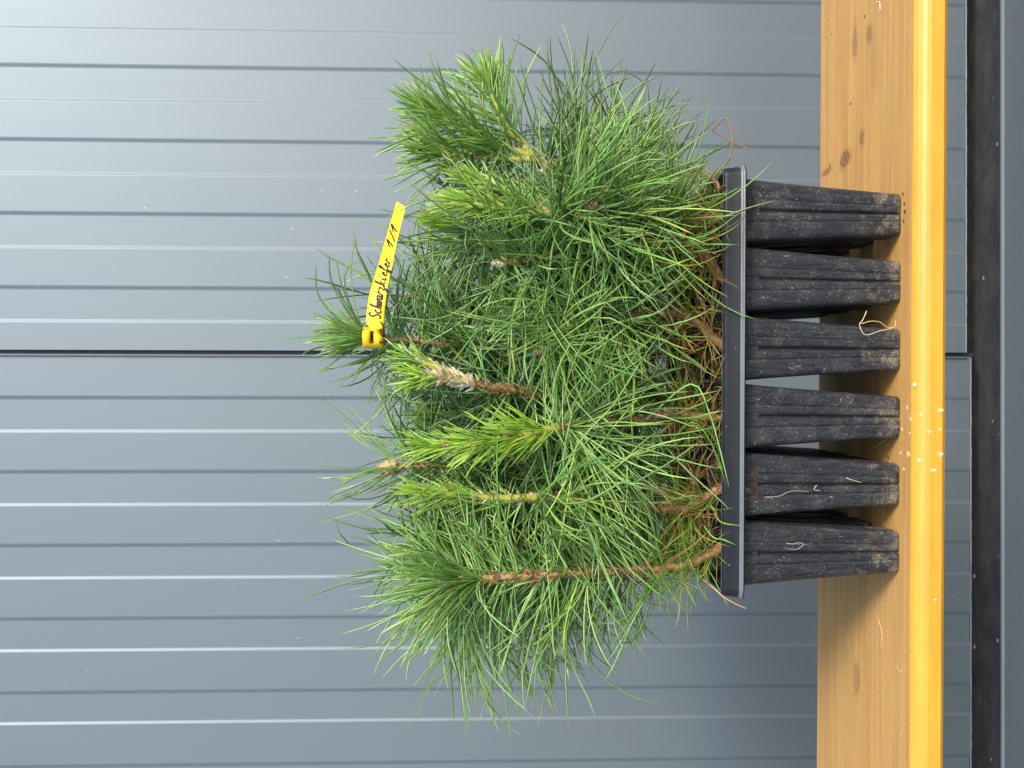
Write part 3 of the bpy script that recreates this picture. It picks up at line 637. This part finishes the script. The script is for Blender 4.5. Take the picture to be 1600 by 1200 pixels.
def stray(parent, pts_, kind):
    mb = MB(); q = smooth_path([P(*p) for p in pts_], 16); tube(mb, q, np.r_[np.full(12, .0007), np.linspace(.0007, .00012, 4)], 4, 0, tuple(col_of(kind))); mb.build('long_needle', NEEDLE, parent, org=np.array(parent.location))
ps = {o['label']: o for o in S.objects if o.get('category') == 'seedling'}
def plant(key): return [o for l, o in ps.items() if key in l][0]
A_, B_, C_, D_ = plant('silvery joint'), plant('forked light'), plant('directly behind'), plant('wears the yellow')
for o, p, k in ((A_, [(860, 250, .05), (862, 160, .045), (856, 100, .045), (855, 55, .045)], 'dark'), (A_, [(900, 262, .05), (890, 170, .05), (915, 110, .05), (925, 82, .05)], 'dark'),
                (A_, [(935, 280, .055), (955, 190, .05), (990, 140, .045), (1046, 112, .045)], 'mid'), (A_, [(930, 280, .05), (965, 200, .05), (945, 130, .05), (933, 84, .05)], 'mid'),
                (A_, [(900, 270, .05), (960, 210, .04), (1010, 190, .04), (1052, 172, .04)], 'mid'), (A_, [(1000, 300, .06), (1010, 240, .05), (1002, 190, .05), (1000, 160, .05)], 'dark'),
                (B_, [(905, 340, -.01), (1000, 352, -.02), (1090, 372, -.022), (1160, 330, -.02)], 'mid'), (B_, [(1000, 372, -.01), (1080, 380, -.02), (1130, 366, -.02), (1159, 347, -.02)], 'yellow'),
                (B_, [(935, 345, -.012), (1010, 400, -.018), (1080, 415, -.02), (1130, 396, -.02)], 'yellow'), (B_, [(905, 340, -.01), (960, 360, -.02), (1010, 395, -.02), (1016, 405, -.02)], 'light'),
                (plant('largest bright'), [(1010, 655, .0), (1080, 600, -.01), (1110, 650, -.012), (1140, 763, -.014)], 'light'), (plant('largest bright'), [(1040, 700, .0), (1080, 660, -.01), (1110, 690, -.012), (1136, 760, -.014)], 'low'),
                (plant('woolly'), [(1085, 812, .006), (1110, 790, -.006), (1125, 815, -.010), (1160, 822, -.012)], 'yellow'), (plant('woolly'), [(1100, 822, .0), (1115, 840, -.008), (1130, 843, -.010), (1150, 852, -.012)], 'low'),
                (C_, [(760, 900, .06), (740, 1000, .05), (745, 1060, .05), (740, 1122, .05)], 'mid'), (C_, [(800, 930, .06), (790, 1000, .05), (815, 1060, .05), (838, 1088, .05)], 'mid'),
                (C_, [(780, 900, .06), (800, 1000, .05), (815, 1050, .05), (836, 1118, .05)], 'mid'), (C_, [(700, 930, .06), (640, 970, .05), (605, 1010, .05), (582, 1058, .05)], 'light'),
                (C_, [(720, 930, .06), (660, 990, .05), (638, 1040, .05), (634, 1076, .05)], 'mid'), (C_, [(700, 900, .06), (640, 880, .05), (590, 850, .05), (540, 835, .05)], 'dark'),
                (D_, [(572, 523, .04), (545, 490, .035), (518, 440, .035), (514, 396, .035)], 'dark'), (D_, [(570, 524, .04), (530, 500, .035), (497, 460, .035), (493, 408, .035)], 'dark'),
                (D_, [(590, 470, .06), (575, 430, .05), (560, 400, .05), (551, 357, .05)], 'mid'), (plant('free end'), [(745, 300, .05), (700, 305, .03), (650, 317, .015), (606, 340, .012)], 'light')):
    stray(o, p, k)

# ---------------------------------------------------------------- litter and moss on the soil
mb = MB()
for _ in range(520):
    x = random.uniform(X0-.155, X0+.155); y = random.uniform(.004, .11) if random.random() < .8 else random.uniform(.1, .21); z = H-.006+random.random()**2*.018
    L_ = random.uniform(.012, .04); a = random.random()*6.28; el = random.gauss(0, .35); d = np.array([math.cos(a)*math.cos(el), math.sin(a)*math.cos(el)*.7, math.sin(el)]); k = np.array([random.gauss(0, .6), random.gauss(0, .4), random.gauss(0, .5)])
    p = np.array([x, y, z]); pts = [p]
    for s in range(6):
        e = d+k*s/6; e /= np.linalg.norm(e); p = p+e*L_/6; p[2] = max(p[2], H-.009); p[1] = max(p[1], .002); pts.append(p.copy())
    c = random.choice([(.30, .13, .05), (.42, .22, .09), (.16, .07, .03), (.52, .32, .15), (.10, .05, .03)])
    tube(mb, pts, random.uniform(.0002, .0005), 4, .1, c)
tag(mb.build('needle_litter', ROOT), label='brown dead needles and fine roots lying over the soil in the tray', cat='litter', kind='stuff')
nd = Needles()
for c in range(26):
    cx, cy = random.uniform(X0-.15, X0+.15), random.uniform(.005, .05)
    for _ in range(26):
        nd.add(np.array([cx+random.gauss(0, .004), cy+random.gauss(0, .004), H-.009]), np.array([random.gauss(0, .5), random.gauss(0, .5), 1]), random.uniform(.003, .008), np.zeros(3), .0005, np.array([random.uniform(.10, .2), random.uniform(.22, .34), .03]))
tag(nd.build(None, (0, 0, 0), 'moss', segs=3), label='tiny bright green moss tufts on the soil in the tray', cat='moss', kind='stuff')

# ---------------------------------------------------------------- dried roots and fibres
def strand(name, pts, r, c, label, cat, parent=None, n=40):
    mb = MB(); q = smooth_path(pts, n); tube(mb, q, np.linspace(r, r*.6, n), 6, .15, c); o = mb.build(name, ROOT, parent); 
    if label: tag(o, label=label, cat=cat)
    return o
strand('dried_root', [P(1126, 300, .010), P(1114, 282, .012), P(1124, 266, .012), P(1138, 250, .012), P(1144, 225, .010), P(1143, 200, .010), P(1138, 188, .012), P(1131, 185, .014), P(1122, 194, .018), P(1114, 204, .022), P(1126, 211, .022), P(1143, 221, .020), P(1158, 228, .018), P(1171, 234, .016)], .0009, (.26, .14, .08),
       'long thin brown dried root looping up above the tray rim against the grey wall', 'root', n=80)
strand('dried_root', [P(1124, 300, .006), P(1120, 285, .006), P(1100, 272, .006), P(1077, 260, .008), P(1078, 275, .012)], .0013, (.36, .18, .08), 'short thick orange-brown root end poking up beside the tray corner under the looping root', 'root')
strand('dried_root', [P(1098, 905, .012), P(1112, 916, -.002), P(1130, 932, -.008), P(1148, 943, -.008), P(1166, 951, -.006)], .0007, (.55, .33, .16), 'thin tan root trailing over the rim corner at the photo\'s lower tray end', 'root')
strand('root_fibre', [P(1354, 486, -.003), P(1348, 500, -.0035), P(1343, 508, -.0035), P(1352, 523, -.003), P(1375, 517, -.002), P(1397, 511, .0), P(1399, 500, .001)], .00036, (.72, .52, .26), 'pale curled root fibre stuck to the foot of the third pot from the top', 'fibre')
strand('root_fibre', [P(1346, 506, -.0035), P(1360, 502, -.003), P(1374, 503, -.002), P(1386, 511, -.001), P(1397, 512, .0)], .0003, (.72, .52, .26), 'straighter pale root fibre crossing inside the curl on the third pot foot', 'fibre')
strand('root_fibre', [P(1194, 777, -.001), P(1218, 775, -.001), P(1233, 768, -.001), P(1250, 767, .0), P(1264, 768, .0)], .0002, (.55, .48, .32), 'wavy thin straw-coloured fibre on the side of the fifth pot', 'fibre', n=20)
strand('root_fibre', [P(1322, 747, .003), P(1335, 751, .003), P(1346, 754, .003)], .0003, (.6, .5, .33), 'short straight pale fibre low on the fifth pot', 'fibre', n=10)
strand('root_fibre', [P(1276, 758, .0), P(1272, 765, .0), P(1282, 767, .0)], .0003, (.6, .5, .33), 'tiny hooked pale fibre at the middle of the fifth pot', 'fibre', n=10)
strand('root_fibre', [P(1229, 849, -.0015), P(1240, 850, -.0015), P(1246, 848, -.001), P(1255, 850, -.001), P(1246, 858, -.001), P(1231, 858, -.0015)], .0002, (.62, .52, .36), 'small tangle of pale fibre on the lowest pot in the photo', 'fibre', n=24)
for pts, lb in (([(1372, 966), (1377, 985), (1378, 1005), (1374, 1016)], 'thin pale fibre lying lengthwise on the bare board below the tray in the photo'),
                ([(1424, 1012), (1412, 1024), (1402, 1042), (1408, 1050)], 'crooked brown fibre at the edge of the varnished front near the bottom of the photo'),
                ([(1422, 1128), (1413, 1134), (1408, 1150)], 'short pale fibre curling at the board edge, lowest in the photo'),
                ([(1369, 4), (1374, 4), (1375, 16), (1371, 20)], 'white bent fibre on the board, topmost in the photo')):
    strand('root_fibre', [PZ(a, b, .0005) for a, b in pts], .00028, (.70, .50, .26) if 'white' not in lb else (.85, .8, .7), lb, 'fibre', n=16)
mb = MB(); tube(mb, smooth_path([PZ(1384, 687, .0012), PZ(1374, 694, .004), PZ(1361, 703, .006)], 10), np.linspace(.0007, .0003, 10), 5, 0, (.35, .5, .05))
tag(mb.build('fallen_needle', NEEDLE), label='single short green needle lying on the board beside the fourth pot', cat='needle')
# crumbs of soil on the board beside the pots
for n_, (px, py) in enumerate(((1411, 303), (1413, 318), (1414, 330), (1388, 715), (1386, 722), (1384, 728), (1412, 345))):
    p = PZ(px, py, .0006); mb = MB(); v = []
    tube(mb, [p+np.array([-.0012, 0, 0]), p+np.array([-.0005, 0, .0003]), p+np.array([.0006, 0, .0002]), p+np.array([.0013, 0, 0])], np.array([.0004, .0011, .0009, .0003])*random.uniform(.25, .8), 6, .4, (.07, .035, .018))
    tag(mb.build('soil_crumb', ROOT, smooth=False), label='small dark crumb of soil by the foot of the topmost pot' if (px > 1400) else 'small dark crumb of soil on the board between the fourth and fifth pots', cat='crumb', group='crumbs by the topmost pot' if px > 1400 else 'crumbs between the fourth and fifth pots')

# ---------------------------------------------------------------- yellow name tag
TY = .034
tg = empty('plant_tag', tuple(P(585, 527, TY)), label='bright yellow plastic name tag with black handwriting looped round the tallest seedling', cat='tag')
org = np.array(tg.location)
Ledge = [(580, 514), (571.5, 504), (574, 482), (577.5, 460), (585, 434), (592, 412), (599.5, 386), (607, 360), (613.5, 338), (620, 315)]
Redge = [(597, 514), (600, 504), (601.5, 482), (604.5, 460), (609, 434), (614, 412), (619, 386), (625, 360), (630, 341), (634.5, 324)]
dl = [0, .001, .003, .005, .007, .009, .011, .013, .015, .017]; dr = [0, 0, -.001, -.001, .000, .001, .002, .004, .006, .008]
LE = smooth_path([P(a, b, TY-.006+d) for (a, b), d in zip(Ledge[1:], dl[1:])], 60); RE = smooth_path([P(a, b, TY-.006+d) for (a, b), d in zip(Redge[1:], dr[1:])], 60)
LE = np.vstack([[P(580, 514, TY-.006)], LE]); RE = np.vstack([[P(597, 514, TY-.006)], RE])
nn = len(LE); th = .0004; nrm = []
for i in range(nn):
    a = LE[min(i+1, nn-1)]-LE[max(i-1, 0)]; b = RE[i]-LE[i]; c = np.cross(b, a); c /= np.linalg.norm(c); nrm.append(c if c[1] < 0 else -c)
nrm = np.array(nrm)
v = []; f = []; M = 7
for i in range(nn):
    for k in range(M): s = k/(M-1); v.append(LE[i]*(1-s)+RE[i]*s+nrm[i]*th)
    for k in range(M): s = k/(M-1); v.append(LE[i]*(1-s)+RE[i]*s)
for i in range(nn-1):
    a = i*2*M; b = (i+1)*2*M
    for k in range(M-1): f += [(a+k, a+k+1, b+k+1, b+k), (a+M+k, b+M+k, b+M+k+1, a+M+k+1)]
    f += [(a, b, b+M, a+M), (a+M-1, a+2*M-1, b+2*M-1, b+M-1)]
strip = mobj('tag_strip', v, f, TAGM, tg, org=org)
def onlabel(u, vv):
    """u 0..1 from loop to tip, vv -1 (photo right, letter foot) .. 1 (photo left, letter head)"""
    t = u*(nn-1); i = min(int(t), nn-2); s = t-i; a = LE[i]*(1-s)+LE[i+1]*s; b = RE[i]*(1-s)+RE[i+1]*s; q = (1-vv)/2
    return a*(1-q)+b*q+nrm[i]*(th+.00022)
GL = {'S': [[(.9, .85), (.55, 1), (.2, .8), (.35, .55), (.7, .4), (.75, .15), (.4, 0), (.0, .15)]],
      'c': [[(.8, .42), (.45, .5), (.15, .25), (.4, 0), (.9, .1)]], 'h': [[(.2, 0), (.4, .6), (.6, 1), (.35, .9), (.2, 0), (.45, .4), (.7, .42), (.7, 0), (1, .1)]],
      'w': [[(.0, .45), (.15, .0), (.45, .45), (.55, .0), (.9, .5), (1, .42)]], 'a': [[(.8, .45), (.4, .5), (.1, .2), (.4, 0), (.75, .4), (.8, 0), (1, .1)]],
      'r': [[(.1, 0), (.3, .5), (.5, .42), (.9, .48)]], 'z': [[(.0, .45), (.6, .45), (.2, .0), (.6, -.1), (.3, -.5), (.0, -.35), (.9, .1)]],
      'k': [[(.1, 0), (.4, 1), (.2, .9), (.1, 0)], [(.8, .5), (.25, .25), (.9, 0)]], 'i': [[(.3, .45), (.35, 0), (.8, .1)], [(.45, .68), (.5, .74)]],
      'e': [[(.1, .2), (.7, .35), (.5, .52), (.2, .3), (.4, 0), (1, .12)]], 'f': [[(.2, .1), (.8, .95), (.5, 1.05), (.35, .4), (.2, -.45), (.5, -.4), (.6, .1), (1, .15)]],
      '1': [[(.0, .45), (.55, 1), (.4, 0)]], '/': [[(.1, -.05), (.8, 1.0)]]}
def write(txt, u0, u1, v0, hgt, parent, rr_=.00066):
    n = len(txt); cw = (u1-u0)/n; mb = MB()
    for k, ch in enumerate(txt):
        for st in GL[ch]:
            q = [(u0+cw*(k+x*.95)+y*cw*.55, v0+y*hgt) for x, y in st]
            q = smooth_path([(a, b, 0) for a, b in q], max(6, 5*len(q))) if len(q) > 2 else np.array([(a, b, 0) for a, b in q])
            tube(mb, [onlabel(a, b) for a, b, _ in q], rr_, 5, 0)
    return mb.build('handwriting', INK, parent, org=org)
write('Schwarzkiefer', .045, .54, -.62, 1.35, strip)
write('1/1', .62, .81, -.6, 1.3, strip)
# loop round the stem with a slot
lc = P(584, 527.5, .046); ax = np.array(P(568, 527.5, .046)-P(600, 527.5, .046)); hl = np.linalg.norm(ax); ax /= hl
ex = np.array([1., 0, 0]); ex = ex-ax*np.dot(ex, ax); ex /= np.linalg.norm(ex); ey = np.cross(ax, ex)
rx_, ry_ = .0087, .0095; v = []; f = []; ns = 40; hs = [-.5, -.28, -.05, .12, .32, .5]
for k in range(ns):
    a = 2*math.pi*k/ns
    for o_ in (1, .94):
        for h_ in hs: v.append(lc+ex*math.cos(a)*rx_*o_+ey*math.sin(a)*ry_*o_+ax*h_*hl)
nh = len(hs)
def front(k): a = 2*math.pi*(k+.5)/ns; d = ex*math.cos(a)+ey*math.sin(a); return d[1] < -.80
for k in range(ns):
    a = k*2*nh; b = ((k+1) % ns)*2*nh
    for h in range(nh-1):
        if front(k) and h == 2: 
            f += [(a+h, b+h, b+nh+h, a+nh+h), (a+h+1, a+nh+h+1, b+nh+h+1, b+h+1)]; continue
        f += [(a+h, b+h, b+h+1, a+h+1), (a+nh+h, a+nh+h+1, b+nh+h+1, b+nh+h)]
    f += [(a, a+nh, b+nh, b), (a+nh-1, b+nh-1, b+2*nh-1, a+2*nh-1)]
loop = mobj('tag_loop', v, f, LOOPM, tg, org=org)
mb = MB(); q = smooth_path([P(593, 502, TY-.0068), P(597, 507, TY-.0068), P(594, 516, TY-.0020), P(597, 524, TY-.0010), P(601, 534, TY+.0015), P(598, 536, TY+.0018), P(594, 533, TY+.001), P(594, 537, TY+.0018)], 40)
tube(mb, q, .0005, 5); mb.build('handwriting', INK, loop, org=org)
